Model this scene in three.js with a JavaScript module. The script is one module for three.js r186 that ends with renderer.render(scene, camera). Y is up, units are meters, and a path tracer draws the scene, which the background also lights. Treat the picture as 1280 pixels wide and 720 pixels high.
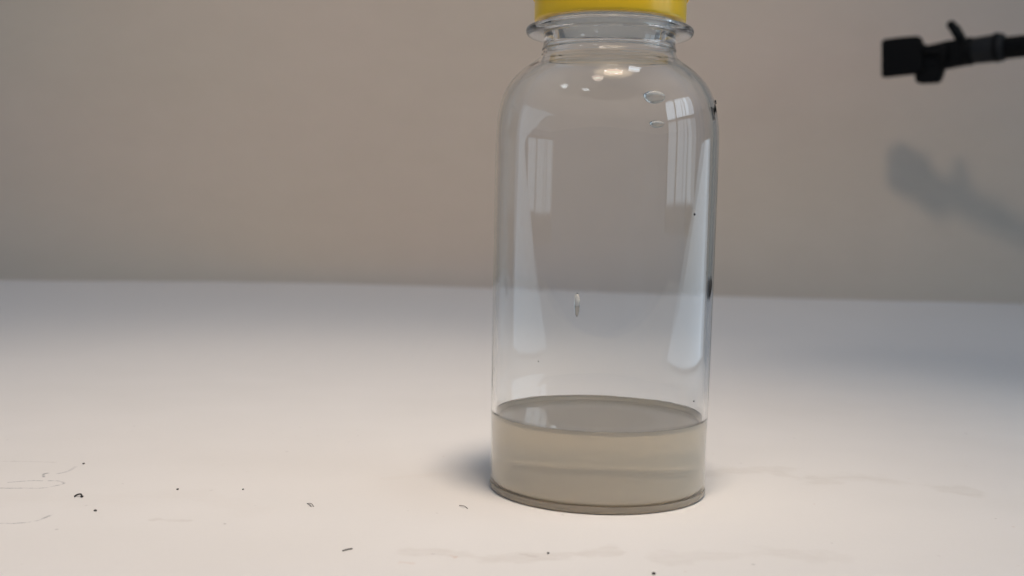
import * as THREE from 'three';
import { RoundedBoxGeometry } from 'three/addons/geometries/RoundedBoxGeometry.js';
import { mergeGeometries, toCreasedNormals } from 'three/addons/utils/BufferGeometryUtils.js';
import { ImprovedNoise } from 'three/addons/math/ImprovedNoise.js';
import { RectAreaLightUniformsLib } from 'three/addons/lights/RectAreaLightUniformsLib.js';

// ---------------------------------------------------------------- camera, exposure, lights
const scene = new THREE.Scene();
const camera = new THREE.PerspectiveCamera(28.84, 1024 / 576, 0.01, 30);
camera.position.set(-0.0254, 0.0758, 0.3149);
camera.rotation.order = 'YXZ';
camera.rotation.set(THREE.MathUtils.degToRad(-3.55), 0, THREE.MathUtils.degToRad(1.35));
camera.focus = 0.3;
camera.userData.fStop = 17;
scene.add(camera);

const renderer = new THREE.WebGLRenderer({ antialias: true });
renderer.toneMapping = THREE.LinearToneMapping;
renderer.toneMappingExposure = 1;
renderer.shadowMap.enabled = true;
RectAreaLightUniformsLib.init();
scene.background = new THREE.Color().setRGB(0.108, 0.162, 0.250);

const WARM = new THREE.Color().setRGB(1, 0.85, 0.71);
function spot(name, at, aim, power, angle, soft) {
  const l = new THREE.SpotLight(WARM, power, 0, angle, 1, 2);
  l.name = name; l.position.copy(at); l.target.position.set(...aim);
  l.castShadow = true; l.shadow.radius = soft;
  scene.add(l, l.target);
}
const LAMP = new THREE.Vector3(0.02, 0.55, 0.095);                      // unseen small lamp over the bottle, lighting the surface around it
spot('lamp_light', LAMP, [-0.12, 0, -0.07], 0.63, 0.68, 2.4);
const ROOM_LAMP = new THREE.Vector3(-0.26, 1.49, 0.6);                  // unseen lamp behind the camera, to the left, lighting the wall
spot('unseen_room_lamp_light', ROOM_LAMP, [-0.1, 0.13, -0.945], 2.3, 0.40, 4.5);

const WINDOW_GLOW = new THREE.Color().setRGB(0.70, 0.85, 1.0), WINDOW_POWER = 2.3;
const PANEL_GLOW = new THREE.Color().setRGB(0.86, 0.94, 1.0), PANEL_POWER = 3;

// ---------------------------------------------------------------- helpers
let seed = 7;
const rnd = () => { seed = (seed + 0x6d2b79f5) | 0; let t = Math.imul(seed ^ (seed >>> 15), 1 | seed); t = (t + Math.imul(t ^ (t >>> 7), 61 | t)) ^ t; return ((t ^ (t >>> 14)) >>> 0) / 4294967296; };
const between = (a, b) => a + (b - a) * rnd();
const perlin = new ImprovedNoise();
const fbm = (x, y, z = 0) => perlin.noise(x, y, z) + 0.5 * perlin.noise(2.1 * x, 2.1 * y, z + 5) + 0.25 * perlin.noise(4.3 * x, 4.3 * y, z + 9);
const rgb = (r, g, b) => new THREE.Color().setRGB(r, g, b);
const std = (color, roughness, more = {}) => new THREE.MeshStandardMaterial({ color, roughness, ...more });
const phys = (more) => new THREE.MeshPhysicalMaterial(more);

function mesh(name, geometry, material, parent = scene) {
  const o = new THREE.Mesh(geometry, material);
  o.name = name; o.castShadow = o.receiveShadow = true;
  parent.add(o);
  return o;
}
function group(name, position = [0, 0, 0]) {
  const o = new THREE.Group();
  o.name = name; o.position.set(...position);
  scene.add(o);
  return o;
}
function tag(o, label, category, more = {}) { o.userData = { label, category, ...more }; return o; }
const lathe = (points, n = 160) => new THREE.LatheGeometry(points.map(([r, h]) => new THREE.Vector2(Math.max(r, 0) / 1000, h / 1000)), n);   // millimetres
function spline(points, n) {
  return new THREE.SplineCurve(points.map((p) => new THREE.Vector2(...p))).getPoints(n).map((p) => [p.x, p.y]);
}
const creased = (g, angle) => toCreasedNormals(g.scale(1000, 1000, 1000), angle).scale(0.001, 0.001, 0.001);   // it welds within a hundredth of a unit
function outline(points, depth, bevel, at = 0) {      // millimetres, extruded about the plane z = at
  const s = new THREE.Shape(points.map(([x, y]) => new THREE.Vector2(x / 1000, y / 1000)));
  const g = new THREE.ExtrudeGeometry(s, { depth: (depth - 2 * bevel) / 1000, bevelEnabled: true, bevelSize: bevel / 1000, bevelThickness: bevel / 1000, bevelOffset: -bevel / 1000, bevelSegments: 4, curveSegments: 8 });
  g.translate(0, 0, (at - depth / 2 + bevel) / 1000);
  return creased(g, 0.6);
}
function rod(a, b, r0, r1 = r0, n = 28) {             // millimetres, rounded ends
  const A = new THREE.Vector3(...a), B = new THREE.Vector3(...b), d = B.clone().sub(A), L = d.length(), e = Math.min(r0, r1) * 0.25;
  const p = [[0, 0], [r0 - e, 0], [r0 - 0.3 * e, 0.3 * e], [r0, e], [r1, L - e], [r1 - 0.3 * e, L - 0.3 * e], [r1 - e, L], [0, L]];
  const g = creased(lathe(p, n), 0.7);
  g.applyQuaternion(new THREE.Quaternion().setFromUnitVectors(new THREE.Vector3(0, 1, 0), d.normalize()));
  g.translate(a[0] / 1000, a[1] / 1000, a[2] / 1000);
  return g;
}

// ---------------------------------------------------------------- the wall behind
{
  const c = document.createElement('canvas'); c.width = c.height = 1024;
  const x = c.getContext('2d'), im = x.createImageData(1024, 1024);
  for (let j = 0; j < 1024; j++) for (let i = 0; i < 1024; i++) {
    const u = i / 1024, v = j / 1024, a = fbm(u * 9, v * 9, 1), b = fbm(u * 5, v * 5, 4), g = fbm(u * 90, v * 90, 8) + (rnd() - 0.5) * 0.8, k = (j * 1024 + i) * 4;
    im.data[k] = 223 + a * 3 + b * 4 + g * 1.5; im.data[k + 1] = 203 + a * 3 - b * 1 + g * 1.5; im.data[k + 2] = 180 + a * 3 + b * 1 + g * 1.5; im.data[k + 3] = 255;
  }
  x.putImageData(im, 0, 0);
  const t = new THREE.CanvasTexture(c); t.colorSpace = THREE.SRGBColorSpace;
  const wall = mesh('wall', new THREE.BoxGeometry(5, 2.6, 0.1), std(0xffffff, 0.85, { map: t, bumpMap: t, bumpScale: 0.0006 }));
  wall.position.set(0, 0.35, -0.995);
  tag(wall, 'plain cream painted wall behind the white work surface', 'wall');
}

// ---------------------------------------------------------------- the white surface the bottle stands on
const BACK = [[-0.95, -0.835], [-0.55, -0.842], [-0.42, -0.878], [-0.30, -0.912], [-0.18, -0.912], [-0.05, -0.897], [0.06, -0.878], [0.18, -0.853], [0.30, -0.845], [0.40, -0.838], [0.52, -0.842], [0.95, -0.84]];
const backCurve = new THREE.SplineCurve(BACK.map((p) => new THREE.Vector2(...p))), backPoints = backCurve.getPoints(400);
function backZ(x) {
  for (let i = 1; i < backPoints.length; i++) if (backPoints[i].x >= x) { const a = backPoints[i - 1], b = backPoints[i]; return a.y + (b.y - a.y) * (x - a.x) / (b.x - a.x); }
  return backPoints.at(-1).y;
}
const bump = (d, w) => Math.exp(-(d * d) / (w * w));
function surfaceY(x, z) {
  if (z > -0.3) return 0;
  const far = THREE.MathUtils.smoothstep(-z, 0.3, 0.8);
  const fold = bump(z + 0.79 + 0.06 * (x - 0.4), 0.028) * THREE.MathUtils.smoothstep(x, 0.18, 0.40);
  return far * (0.0008 * fbm(x * 5, z * 6, 2)) + 0.0035 * fold;
}
{
  const S = 2048, c = document.createElement('canvas'); c.width = c.height = S;
  const x = c.getContext('2d'), im = x.createImageData(S, S);
  for (let j = 0; j < S; j++) for (let i = 0; i < S; i++) {
    const u = i / S, v = j / S, a = fbm(u * 7, v * 7, 3), b = fbm(u * 17, v * 17, 6), g = (rnd() - 0.5), k = (j * S + i) * 4;
    const edge = Math.min(1, 12 * Math.min(u, v, 1 - u, 1 - v)), d = edge * (a * 2.2 + b * 1.2) + g * 2;
    im.data[k] = 229 + d; im.data[k + 1] = 226 + d; im.data[k + 2] = 222 + d * 1.1; im.data[k + 3] = 255;
  }
  const P = ([a, b]) => [(a + 0.25) / 0.5 * S, (b + 0.25) / 0.5 * S];
  function smear(points, radius, depth, color) {                    // a blotchy stain with its own ragged outline, mixed into the pixels
    const q = points.map(P), lo = [0, 1].map((k) => Math.floor(Math.min(...q.map((p) => p[k])) - 3 * radius)), hi = [0, 1].map((k) => Math.ceil(Math.max(...q.map((p) => p[k])) + 3 * radius));
    for (let j = Math.max(0, lo[1]); j < Math.min(S, hi[1]); j++) for (let i = Math.max(0, lo[0]); i < Math.min(S, hi[0]); i++) {
      let d = 1e9;
      for (let k = 1; k < q.length; k++) {
        const [ax, ay] = q[k - 1], [bx, by] = q[k], t = Math.max(0, Math.min(1, ((i - ax) * (bx - ax) + (j - ay) * (by - ay)) / ((bx - ax) ** 2 + (by - ay) ** 2 + 1e-9)));
        d = Math.min(d, Math.hypot(i - ax - t * (bx - ax), j - ay - t * (by - ay)));
      }
      const n = fbm(i / radius * 0.45, j / radius * 0.45, radius), w = THREE.MathUtils.smoothstep(1.1 + 1.1 * n - d / radius, 0, 0.9) * depth * (0.65 + 0.35 * fbm(i * 0.05, j * 0.09, 4)), k = (j * S + i) * 4;
      for (let c = 0; c < 3; c++) im.data[k + c] = im.data[k + c] * (1 - w) + color[c] * w + (rnd() - 0.5) * 0.9;
    }
  }
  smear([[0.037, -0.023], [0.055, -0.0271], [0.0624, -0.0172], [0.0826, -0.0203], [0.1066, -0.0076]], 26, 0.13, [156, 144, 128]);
  smear([[-0.0491, 0.0672], [-0.0385, 0.0652], [-0.0275, 0.0703], [-0.0019, 0.0623]], 16, 0.17, [168, 154, 142]);
  smear([[0.012, 0.066], [0.03, 0.060], [0.05, 0.064]], 22, 0.12, [170, 158, 148]);
  smear([[-0.112, 0.044], [-0.104, 0.0445]], 6, 0.16, [160, 150, 140]);
  smear([[-0.0376, 0.0680], [-0.0368, 0.0684]], 4, 0.34, [186, 140, 116]);
  smear([[-0.0485, 0.0735], [-0.046, 0.0738]], 4, 0.2, [190, 150, 128]);
  smear([[-0.0215, 0.0655], [-0.0190, 0.0672]], 5, 0.25, [160, 150, 142]);
  smear([[-0.06, -0.005], [-0.045, -0.012]], 14, 0.05, [190, 168, 146]);
  smear([[-0.16, 0.03], [-0.11, 0.02], [-0.09, 0.035]], 30, 0.04, [186, 172, 158]);
  x.putImageData(im, 0, 0);
  function stroke(points, alpha, width, color = '70,72,78') {      // a broken pencil line
    const q = new THREE.SplineCurve(points.map((p) => new THREE.Vector2(...P(p)))).getPoints(160);
    for (let i = 1; i < q.length; i++) {
      const f = 0.5 + 0.7 * fbm(i * 0.11, points[0][0] * 90, 3);
      if (f < 0.12) continue;
      x.strokeStyle = `rgba(${color},${Math.min(1, 0.75 * alpha * f)})`; x.lineWidth = width * (0.7 + 0.6 * rnd());
      x.beginPath(); x.moveTo(q[i - 1].x, q[i - 1].y + between(-0.4, 0.4)); x.lineTo(q[i].x, q[i].y + between(-0.4, 0.4)); x.stroke();
    }
  }
  stroke([[-0.185, 0.0172], [-0.1622, 0.0169], [-0.156, 0.0163], [-0.1514, 0.0158], [-0.1487, 0.0128], [-0.1477, 0.0099], [-0.1505, 0.0074], [-0.1531, 0.0076]], 0.55, 2.6);
  stroke([[-0.170, 0.0512], [-0.1468, 0.0505], [-0.1431, 0.0502], [-0.1393, 0.0477], [-0.1379, 0.0417]], 0.42, 2.8);
  stroke([[-0.1560, 0.0035], [-0.1575, 0.0], [-0.1568, -0.0016]], 0.6, 2.4);
  stroke([[-0.1539, -0.0011], [-0.1523, -0.0043], [-0.1524, -0.0106]], 0.28, 4);
  stroke([[-0.163, 0.0105], [-0.158, 0.0080], [-0.1545, 0.0078]], 0.5, 2.4);
  stroke([[-0.176, -0.0150], [-0.1674, -0.0155], [-0.160, -0.0152]], 0.14, 5, '120,112,104');
  for (let k = 0; k < 90; k++) {                                    // fine dust and scuffs
    const p = P([between(-0.2, 0.2), between(-0.1, 0.1)]);
    x.fillStyle = `rgba(${rnd() < 0.3 ? '150,100,76' : '104,100,96'},${between(0.06, 0.3)})`;
    x.beginPath(); x.ellipse(p[0], p[1], between(0.8, 2.4), between(0.6, 1.8), between(0, 3), 0, 7); x.fill();
  }
  const t = new THREE.CanvasTexture(c); t.colorSpace = THREE.SRGBColorSpace;
  const g = new THREE.BoxGeometry(1.9, 0.003, 1, 190, 1, 170), p = g.attributes.position, uv = g.attributes.uv;
  for (let i = 0; i < p.count; i++) {
    const X = p.getX(i), s = p.getZ(i) + 0.5, z = backZ(X) + (0.42 - backZ(X)) * s, top = p.getY(i) > 0;
    p.setXYZ(i, X, surfaceY(X, z) - (top ? 0 : 0.003), z);
    uv.setXY(i, (X + 0.25) / 0.5, 1 - (z + 0.25) / 0.5);
  }
  g.computeVertexNormals();
  const sheet = mesh('work_surface', g, phys({ color: 0xffffff, map: t, roughness: 0.58, specularIntensity: 0.5 }));
  sheet.userData = { kind: 'structure' };
  const table = mesh('table', new RoundedBoxGeometry(1.86, 0.03, 1.18, 3, 0.004), std(rgb(0.45, 0.43, 0.40), 0.6));
  table.position.set(0, -0.021, -0.2);
  tag(table, 'table top under the white work surface', 'table');
}

// ---------------------------------------------------------------- the bottle
const glass = phys({ color: rgb(0.985, 0.99, 0.985), roughness: 0, transmission: 1, thickness: 0.0015, ior: 1.47 });
const AXIS = [0, 0];
const WALL = 1.3;                                                    // mm
const side = [[30.45, 2.6], [30.55, 6], [30.65, 30], [30.85, 57], [31.0, 84], [31.0, 95]];
const shoulder = [[31.0, 95], [30.95, 100], [30.5, 104.3], [29.5, 109], [27.3, 113.4], [24.2, 116.8], [21.2, 119], [19.2, 120.6], [18.42, 122.2], [18.6, 122.8], [18.42, 123.4], [18.3, 124.2]];
const bottle = group('bottle', [AXIS[0], 0, AXIS[1]]);
tag(bottle, 'clear glass bottle with a yellow cap, standing on the white surface', 'bottle');
{
  const sh = spline(shoulder, 48);
  const offset = (pts) => pts.map(([r, h], i) => {                    // the inner wall, WALL mm inside the outer one
    const a = pts[Math.max(0, i - 1)], b = pts[Math.min(pts.length - 1, i + 1)], dx = b[0] - a[0], dy = b[1] - a[1], l = Math.hypot(dx, dy);
    return [r - WALL * dy / l, h + WALL * dx / l];
  });
  const inSide = offset([...side.slice(0, -1), ...sh]);
  const JOIN = 21.75;                                                  // above the liquid the wall is solid glass, round the liquid a sheet
  const outer = [[29.3, JOIN], [30.58, JOIN], [30.6, JOIN + 0.05], ...side.filter(([r, h]) => h > JOIN), ...sh.slice(1),
    [18.3, 130], [18.0, 130.6], [17.9, 131.4], [17.9, 141], [17.6, 141.5]];
  const inner = [[16.6, 141.5], [16.2, 141], [16.2, 131], [16.2, 126], ...inSide.filter(([r, h]) => h < 125 && h > JOIN).reverse(), [29.32, JOIN + 0.05], [29.3, JOIN]];
  const profile = [...outer, ...inner];
  const g = lathe(profile, 192), q = g.attributes.position;             // blown glass is never quite round: the inner and outer faces wander by a few hundredths of a millimetre
  for (let i = 0; i < q.count; i++) {
    const X = q.getX(i), Y = q.getY(i), Z = q.getZ(i), r = Math.hypot(X, Z), a = Math.atan2(Z, X);
    if (Y > 0.124 || Y < 0.0225 || r < 0.02) continue;
    const inside = i % profile.length >= outer.length ? 7 : 0, f = 1 + (0.00006 * perlin.noise(3 * Math.cos(a), 3 * Math.sin(a) + inside, Y * 22) + 0.00003 * perlin.noise(9 * Math.cos(a), 9 * Math.sin(a) + inside, Y * 12)) / r;
    q.setX(i, X * f); q.setZ(i, Z * f);
  }
  g.deleteAttribute('normal');
  const welded = creased(g, 0.9);
  mesh('glass_body', welded, glass, bottle);

  const sheet = phys({ color: rgb(0.985, 0.99, 0.985), roughness: 0, transmission: 1, ior: 1.47 });
  mesh('glass_base', lathe([[0, 0.3], [27, 0.25], [28.4, 0.4], [28.8, 1.2], [29.6, 2.0], [30.3, 2.15], [30.44, 2.5], [30.5, 5], [30.58, JOIN]], 192), sheet, bottle);
  const rim = phys({ color: rgb(0.72, 0.62, 0.48), roughness: 0.25, transmission: 0.6, thickness: 0.002, ior: 1.4 });
  mesh('base_rim', lathe(spline([[28.55, 0.3], [28.9, 0.03], [29.6, 0], [30.1, 0.2], [30.42, 0.8], [30.44, 1.5], [30.3, 2.05], [29.6, 1.94], [28.95, 1.6]], 40).concat([[28.65, 1.0], [28.55, 0.3]]), 160), rim, bottle);
  const ringGlass = phys({ color: rgb(0.99, 0.99, 0.985), roughness: 0.08, transmission: 0.97, thickness: 0.003, ior: 1.2 });
  mesh('neck_ring', lathe(spline([[18.25, 126.7], [20, 126.75], [22.2, 126.8], [22.9, 127.1], [23.2, 127.8], [23.0, 128.6], [22.3, 129.0], [20.5, 129.2], [18.25, 129.4]], 60).concat([[18.2, 128], [18.25, 126.7]]), 160), ringGlass, bottle);

  mesh('added_neck_plug', lathe([[0, 130.5], [14.8, 130.3], [15.9, 130.4], [16.17, 130.9], [16.17, 140.5], [0, 140.5]], 96), std(rgb(0.95, 0.94, 0.90), 0.55), bottle);  // white plug, added to make the neck look paler from below
  mesh('added_neck_sleeve', lathe([[18.06, 130.2], [18.42, 130.2], [18.42, 146], [18.06, 146], [18.06, 130.2]], 96), std(rgb(0.95, 0.94, 0.90), 0.55), bottle);  // white sleeve, added to keep the yellow skirt from showing through the neck

  // the cap: a skirt with fine grips, a tear band below and a flat lid
  const yellow = phys({ color: rgb(1, 0.62, 0.008), roughness: 0.28, clearcoat: 0.3, clearcoatRoughness: 0.2 });
  const cap = group('cap');
  bottle.add(cap);
  mesh('skirt', lathe([[18.5, 130.4], [20.3, 130.4], [20.75, 130.6], [20.95, 131.1], [21.0, 134], [20.9, 146], [20.5, 148.2], [19.4, 149.4], [17.5, 149.8], [0, 149.8], [0, 148], [17.5, 148], [18.5, 147], [18.5, 130.4]], 128), yellow, cap);
  const grips = [];
  for (let k = 0; k < 60; k++) {
    const a = k / 60 * Math.PI * 2;
    const g = new RoundedBoxGeometry(0.0008, 0.0105, 0.0009, 2, 0.00035);
    g.translate(0, 0.1417, 0.02105); g.rotateY(a); grips.push(g);
  }
  const gr = mesh('grip_ribs', mergeGeometries(grips), yellow, cap);
  // dark specks of dirt on the glass
  const dirt = std(rgb(0.02, 0.02, 0.018), 0.8);
  for (const [px, py, pz, r] of [[-0.01835, 0.1209, 0.0030, 0.00042], [-0.0180, 0.1216, 0.0042, 0.0003], [0.0291, 0.1092, 0.0052, 0.00032], [0.0292, 0.1086, 0.0058, 0.0002], [0.0217, 0.0780, 0.0222, 0.0003], [0.0236, 0.0285, 0.0197, 0.0002], [-0.0181, 0.0388, 0.0248, 0.00016]]) {
    const g = new THREE.IcosahedronGeometry(r, 1), q = g.attributes.position;
    for (let i = 0; i < q.count; i++) { const f = 1 + 0.35 * fbm(q.getX(i) * 2500, q.getY(i) * 2500, q.getZ(i) * 2500); q.setXYZ(i, q.getX(i) * f, q.getY(i) * f * 1.2, q.getZ(i) * f * 0.6); }
    g.computeVertexNormals();
    mesh('dirt_speck', g, dirt, bottle).position.set(px, py, pz);
  }
}

// ---------------------------------------------------------------- the murky liquid
{
  const murky = phys({ color: rgb(0.92, 0.82, 0.66), roughness: 0.05, transmission: 0.5, thickness: 0.05, ior: 1.33, attenuationColor: rgb(0.86, 0.78, 0.66), attenuationDistance: 0.05 });
  const r = 30.25;                                                   // a little into the glass, so that no gap of air is left
  const p = [[0, 1.25], [12, 1.25], [25.5, 1.28], [27.6, 1.45], [29.2, 1.95], [29.95, 2.9], [30.2, 4], [r, 6], [r, 12], [r + 0.22, 21.6], [29.6, 21.5], [29.1, 21.0], [28.5, 20.5], [27.7, 20.16], [25.8, 20], [14, 20], [0, 20]];
  const o = mesh('murky_liquid', creased(lathe(p, 160), 0.8), murky);
  mesh('paled_liquid_top', lathe([[0, 20.03], [28.2, 20.25], [28.2, 20.38], [26.5, 20.16], [0, 20.15]], 128), phys({ color: rgb(1, 0.89, 0.73), roughness: 0.06, transmission: 0.2, thickness: 0.001, ior: 1.33 }), o);  // paler disc, its colour stands in for lamp light the glass keeps off
  tag(o, 'shallow cloudy grey-brown liquid lying in the bottom of the glass bottle', 'liquid');
}

// ---------------------------------------------------------------- the black clamp and the stand that holds it
{
  const black = phys({ color: rgb(0.0035, 0.0034, 0.0032), roughness: 0.58, specularIntensity: 0.28 }), worn = phys({ color: rgb(0.016, 0.016, 0.016), roughness: 0.5, specularIntensity: 0.45 }), steel = std(rgb(0.3, 0.3, 0.3), 0.35, { metalness: 1 });
  const c = group('laboratory_clamp', [0.3603, 0.2459, -0.82]);
  tag(c, 'black metal laboratory clamp reaching in from the right in front of the wall', 'clamp');
  const ux = new THREE.Vector3(0.8023, 0.045, 0.5952).normalize(), n = new THREE.Vector3(-0.5959, 0, 0.8031).normalize(), uy = n.clone().cross(ux).normalize();
  c.quaternion.setFromRotationMatrix(new THREE.Matrix4().makeBasis(ux, uy, n));
  mesh('jaw_plate', outline([[-18.7, 17.0], [-15.6, 19.2], [0, 19.4], [16.5, 18.6], [19.5, 16.7], [21.5, 10.5], [22.2, 4], [22.2, -10], [21.8, -16.2], [13.5, -18.4], [-15.6, -18.7], [-18.7, -18.0]], 9, 1.6, 4), black, c);
  mesh('jaw_plate', outline([[-16, 14], [-13, 16], [14, 15.4], [20, 12], [21.5, -12], [13, -15], [-13, -15.5], [-16, -14]], 8, 1.6, -12), black, c);
  mesh('jaw_pad', outline([[-15, 14.5], [15, 14.2], [17, -13.6], [-15, -14.4]], 4, 1.2, -2.5), std(rgb(0.005, 0.0045, 0.004), 0.95), c);
  mesh('arm', mergeGeometries([outline([[19, 8.4], [32, 9.6], [43.9, 11.3], [64.8, 11.2], [64.8, -13.3], [42.5, -15.4], [19, -16.2]], 15, 3, -2), rod([24, 2, 7.5], [44, -1, 7.5], 3.2)]), black, c);
  mesh('lower_jaw', outline([[12.8, -12.5], [20, -11], [38.8, -12.5], [40.3, -15.1], [37.9, -22.9], [35.8, -27], [33, -28.3], [18, -27.6], [14.2, -26.4], [12.8, -22.9]], 13, 2.5, -2), black, c);
  const sc = mesh('thumb_screw', rod([57.4, 8, 3], [48.2, 25.6, 3], 3.9, 4.1), black, c);
  mesh('screw_head', new THREE.SphereGeometry(0.0044, 20, 14), black, sc).position.set(0.0480, 0.0257, 0.003);
  const shadow_wing = mesh('shadow_wing', new RoundedBoxGeometry(0.0062, 0.017, 0.03, 3, 0.0025), black, sc);  // mostly out of view, placed for the upper lobe of the wall shadow
  shadow_wing.position.set(0.0508, 0.0205, -0.004); shadow_wing.rotation.z = 0.48;
  mesh('collar', mergeGeometries([rod([60, -1.2, 0], [69, -1.2, 0], 13.6), rod([38, -2.4, 0], [46, -2.2, 0], 12.6)]), black, c);
  mesh('sleeve', rod([66, -1.2, 0], [97, -0.6, 0], 12.6, 13.4), worn, c);
  mesh('end_ring', rod([86, -0.4, 0], [95, -0.4, 0], 14.4, 13.2), black, c);
  mesh('rod', rod([92, -1.8, 0], [236, -1.8, 0], 10.4), black, c);

  const at = new THREE.Vector3(0.222, -0.0018, 0).applyQuaternion(c.quaternion).add(c.position).addScaledVector(n, -0.02);
  const s = group('retort_stand', [at.x, 0, at.z]);
  tag(s, 'laboratory stand outside the right edge, holding the black clamp', 'stand');
  const st = mesh('stand_rod', rod([0, 9, 0], [0, 560, 0], 6), steel, s);
  mesh('stand_base', new RoundedBoxGeometry(0.13, 0.012, 0.2, 3, 0.003), worn, s).position.set(0.02, 0.006, 0);
  mesh('boss_head', new RoundedBoxGeometry(0.03, 0.036, 0.05, 3, 0.004), worn, s).position.set(n.x * 0.01, at.y, n.z * 0.01);
}

// ---------------------------------------------------------------- water clinging to the glass
{
  const water = phys({ color: rgb(0.96, 0.95, 0.90), roughness: 0.03, transmission: 0.86, thickness: 0.002, ior: 1.33 });
  const drops = [[0.0097, 0.1075, 0.0254, 0.0030, 0.0016, 'larger drop of water inside the bottle below its right shoulder'], [0.0103, 0.1006, 0.0273, 0.0020, 0.0009, 'small flat drop of water inside the bottle, under the larger drop'], [-0.0085, 0.0541, 0.0282, 0.0007, 0.0031, 'thin upright streak of water inside the bottle at mid height']];
  for (const [x, y, z, w, h, label] of drops) {
    const g = new THREE.SphereGeometry(1, 32, 20), p = g.attributes.position;
    for (let i = 0; i < p.count; i++) p.setXYZ(i, p.getX(i) * w * (1 + 0.12 * p.getY(i)), p.getY(i) * h, p.getZ(i) * Math.min(w, h) * 0.95);
    g.computeVertexNormals();
    const o = mesh('water_drop', g, water);
    o.name = label.startsWith('larger') ? 'water_drop' : label.startsWith('small') ? 'water_drop_001' : 'water_streak';
    o.position.set(x, y, z); o.rotation.y = Math.atan2(x, z);
    tag(o, label, 'water drop');
  }
}

// ---------------------------------------------------------------- crumbs and fibres on the white surface
{
  const dark = std(rgb(0.025, 0.023, 0.02), 0.8), grey = std(rgb(0.09, 0.085, 0.08), 0.8), pale = std(rgb(0.2, 0.18, 0.16), 0.85);
  let crumbs = 0, fibres = 0;
  const num = (name, k) => (k ? name + '_' + String(k).padStart(3, '0') : name);
  function crumb(x, z, w, d, m, label) {
    w *= 0.8; d *= 0.8;
    const g = new THREE.IcosahedronGeometry(1, 2), p = g.attributes.position;
    for (let i = 0; i < p.count; i++) { const f = 1 + 0.35 * fbm(p.getX(i) * 1.7 + x * 99, p.getY(i) * 1.7, p.getZ(i) * 1.7 + z * 99); p.setXYZ(i, p.getX(i) * f * w, p.getY(i) * f * Math.min(w, d) * 0.7, p.getZ(i) * f * d); }
    g.computeVertexNormals();
    const o = mesh(num('crumb', crumbs++), g, m);
    o.position.set(x, Math.min(w, d) * 0.5, z);
    tag(o, label, 'crumb');
  }
  function fibre(x, z, points, r, m, label) {
    const tube = (pts) => new THREE.TubeGeometry(new THREE.CatmullRomCurve3(pts.map(([a, b, h = r]) => new THREE.Vector3(a / 1000, h / 1000, b / 1000))), 24, r / 1000, 8);
    const o = mesh(num('fibre', fibres++), points[0][0].length ? mergeGeometries(points.map(tube)) : tube(points), m);
    o.position.set(x, 0, z);
    tag(o, label, 'fibre');
  }
  fibre(-0.138, 0.0241, [[-1.1, 0.5], [-0.6, -0.3, 0.5], [0.1, -0.5, 0.6], [0.7, 0.2, 0.4], [1.0, 0.9]], 0.22, dark, 'dark curled shaving on the white surface at far left');
  crumb(-0.1372, 0.0245, 0.0005, 0.0005, dark, 'dark crumb lying against the curled shaving');
  crumb(-0.1287, 0.0378, 0.00055, 0.0005, grey, 'dark crumb nearest the camera at left, below the curled shaving');
  crumb(-0.1151, 0.0141, 0.0004, 0.0006, dark, 'black crumb to the right of the curled shaving, left of a similar one');
  crumb(-0.0977, 0.0124, 0.0003, 0.0005, dark, 'small black crumb midway between the curled shaving and the bottle');
  crumb(-0.1515, -0.0140, 0.0004, 0.0007, grey, 'small dark crumb farthest back at left, above the pencil marks');
  crumb(-0.0158, 0.0646, 0.0004, 0.0004, grey, 'grey crumb in front of the bottle');
  crumb(0.0066, 0.0778, 0.0005, 0.0005, dark, 'dark crumb at the bottom edge below the bottle');
  fibre(-0.0767, 0.0276, [[[-0.8, -1.6], [0, -0.2], [0.7, 1.5]], [[-1.0, -1.8], [0.3, -0.6, 0.4], [1.3, 1.2]]], 0.09, grey, 'pair of short dark hairs on the surface left of the bottle');
  fibre(-0.0368, 0.0255, [[-1.1, -1.5], [-0.3, -0.4, 0.3], [0.4, 0.2, 0.3], [1.2, 1.6]], 0.09, grey, 'single dark hair just left of the bottle base');
  fibre(-0.0612, 0.0657, [[-1.0, 0.9], [0, 0.1, 0.3], [0.9, -0.9]], 0.16, pale, 'grey fibre near the bottom edge left of the bottle');
}

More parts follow.
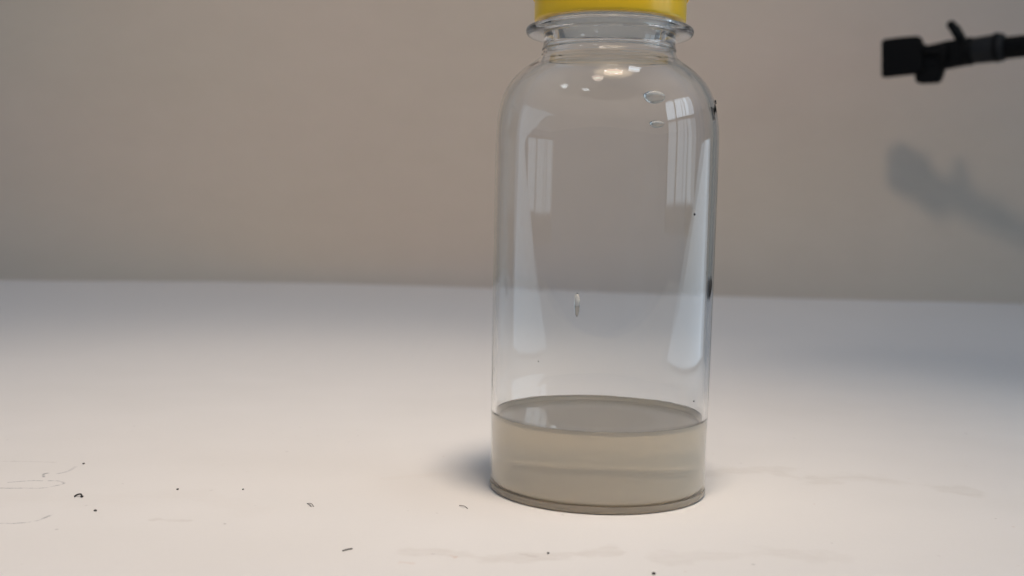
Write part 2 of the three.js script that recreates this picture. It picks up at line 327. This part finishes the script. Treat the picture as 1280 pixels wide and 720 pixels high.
// ---------------------------------------------------------------- unseen lamps, window and panels: they light the scene and show in the glass
{
  const l = group('unseen_hanging_lamp', LAMP.toArray());
  tag(l, 'unseen warm hanging lamp above the bottle, placed to light the surface around it', 'lamp');
  mesh('lamp_shade', lathe([[100, -60], [101, -60], [88, 0], [52, 60], [22, 85], [22, 84], [51, 58], [86, 0], [100, -60]], 64), std(rgb(0.6, 0.6, 0.58), 0.5), l);
  mesh('bulb', new THREE.SphereGeometry(0.047, 40, 28), std(rgb(0.8, 0.8, 0.8), 0.5, { emissive: rgb(1, 0.80, 0.60), emissiveIntensity: 6 }), l);
  mesh('cable', rod([0, 84, 0], [0, 1200, 0], 3), std(rgb(0.05, 0.05, 0.05), 0.6), l);

  const r = group('unseen_room_lamp', ROOM_LAMP.toArray());
  tag(r, 'unseen round warm lamp up behind the camera to the left, placed to light the wall', 'lamp');
  mesh('bulb', new THREE.SphereGeometry(0.12, 40, 28), std(rgb(0.8, 0.8, 0.8), 0.5, { emissive: WARM, emissiveIntensity: 6 }), r);
  mesh('cable', rod([0, 100, 0], [0, 900, 0], 3), std(rgb(0.05, 0.05, 0.05), 0.6), r);

  const frame = std(rgb(0.25, 0.25, 0.25), 0.5), W = 1.7;
  const w = group('window', [W, 0.1, 0.42]);
  tag(w, 'daylit window with dark bars to the right of the bottle, outside the picture', 'window');
  const sidePanel = group('unseen_side_panel', [0.265, 0, 0]);  // unseen glowing panel, shaped for the pale strip mirrored in the bottle
  tag(sidePanel, 'unseen low glowing panel with a slanted edge beside the white surface, placed for the pale strip mirrored in the bottle', 'window');
  const slanted = new THREE.ExtrudeGeometry(new THREE.Shape([[-0.13, 0.004], [-0.06, 0.036], [0.02, 0.082], [0.09, 0.118], [0.15, 0.122], [0.155, 0.004]].map((p) => new THREE.Vector2(...p))), { depth: 0.004, bevelEnabled: false });
  slanted.rotateY(Math.PI / 2);
  mesh('pane', slanted, std(rgb(0.1, 0.1, 0.1), 0.4, { emissive: WINDOW_GLOW, emissiveIntensity: 1.25 }), sidePanel);
  mesh('side_panel_bar', new THREE.BoxGeometry(0.01, 0.008, 0.26), std(rgb(0.25, 0.25, 0.25), 0.5), sidePanel).position.set(0.011, 0.005, -0.012);
  const frosted = std(rgb(0.1, 0.1, 0.1), 0.5, { emissive: WINDOW_GLOW, emissiveIntensity: 0.5 });
  const pane = std(rgb(0.1, 0.1, 0.1), 0.3, { emissive: WINDOW_GLOW, emissiveIntensity: 1.2 });
  const PW = 0.34, gap = 0.06, rows = [[0, 0.42, 0.42], [0.48, 0.36, 1]];   // bottom, height, share of the light
  const WZ = 0.42;
  for (const [y, h, share] of rows) for (let k = 0; k < 3; k++) {
    const z = (k - 1) * (PW + gap);
    mesh('pane', new THREE.BoxGeometry(0.006, h, PW), share === 1 ? pane : frosted, w).position.set(0, y + h / 2, z);
    const a = new THREE.RectAreaLight(WINDOW_GLOW, WINDOW_POWER * share, PW, h);
    a.name = 'window_light'; a.position.set(W - 0.008, 0.1 + y + h / 2, WZ + z); a.lookAt(W - 1, 0.1 + y + h / 2, WZ + z);
    scene.add(a);
  }
  for (let k = 0; k < 4; k++) mesh('window_bar', new THREE.BoxGeometry(0.05, 0.84, gap - 0.004), frame, w).position.set(0, 0.42, (k - 1.5) * (PW + gap));
  for (const y of [-0.03, 0.45, 0.87]) mesh('window_bar', new THREE.BoxGeometry(0.042, 0.056, 3 * PW + 4 * gap), frame, w).position.set(0, y, 0);

  const spots = [[0.62, 2.4, -0.15, 'unseen ceiling light panel high to the right, placed for a glint on the bottle shoulder'], [-1.9, 2.3, 0.9, 'unseen ceiling light panel high to the left, placed for a glint on the bottle shoulder'], [-1.2, 2.2, 1.9, 'unseen ceiling light panel high behind the camera, placed for a glint on the bottle shoulder']];  // out of view, placed for the small glints on the shoulder
  spots.forEach(([x, y, z, label], i) => {
    const c = group(i ? 'unseen_ceiling_light_00' + i : 'unseen_ceiling_light', [x, y, z]);
    tag(c, label, 'ceiling light');
    mesh('frame', new RoundedBoxGeometry(0.36, 0.03, 0.36, 2, 0.004), std(rgb(0.7, 0.7, 0.7), 0.5), c);
    mesh('diffuser', new THREE.BoxGeometry(0.3, 0.004, 0.3), std(rgb(0.5, 0.5, 0.5), 0.5, { emissive: PANEL_GLOW, emissiveIntensity: 3 }), c).position.y = -0.0175;
    const a = new THREE.RectAreaLight(PANEL_GLOW, PANEL_POWER, 0.3, 0.3);
    a.name = 'ceiling_panel_light'; a.position.set(x, y - 0.022, z); a.lookAt(x, y - 1, z);
    scene.add(a);
  });
}

renderer.render(scene, camera);
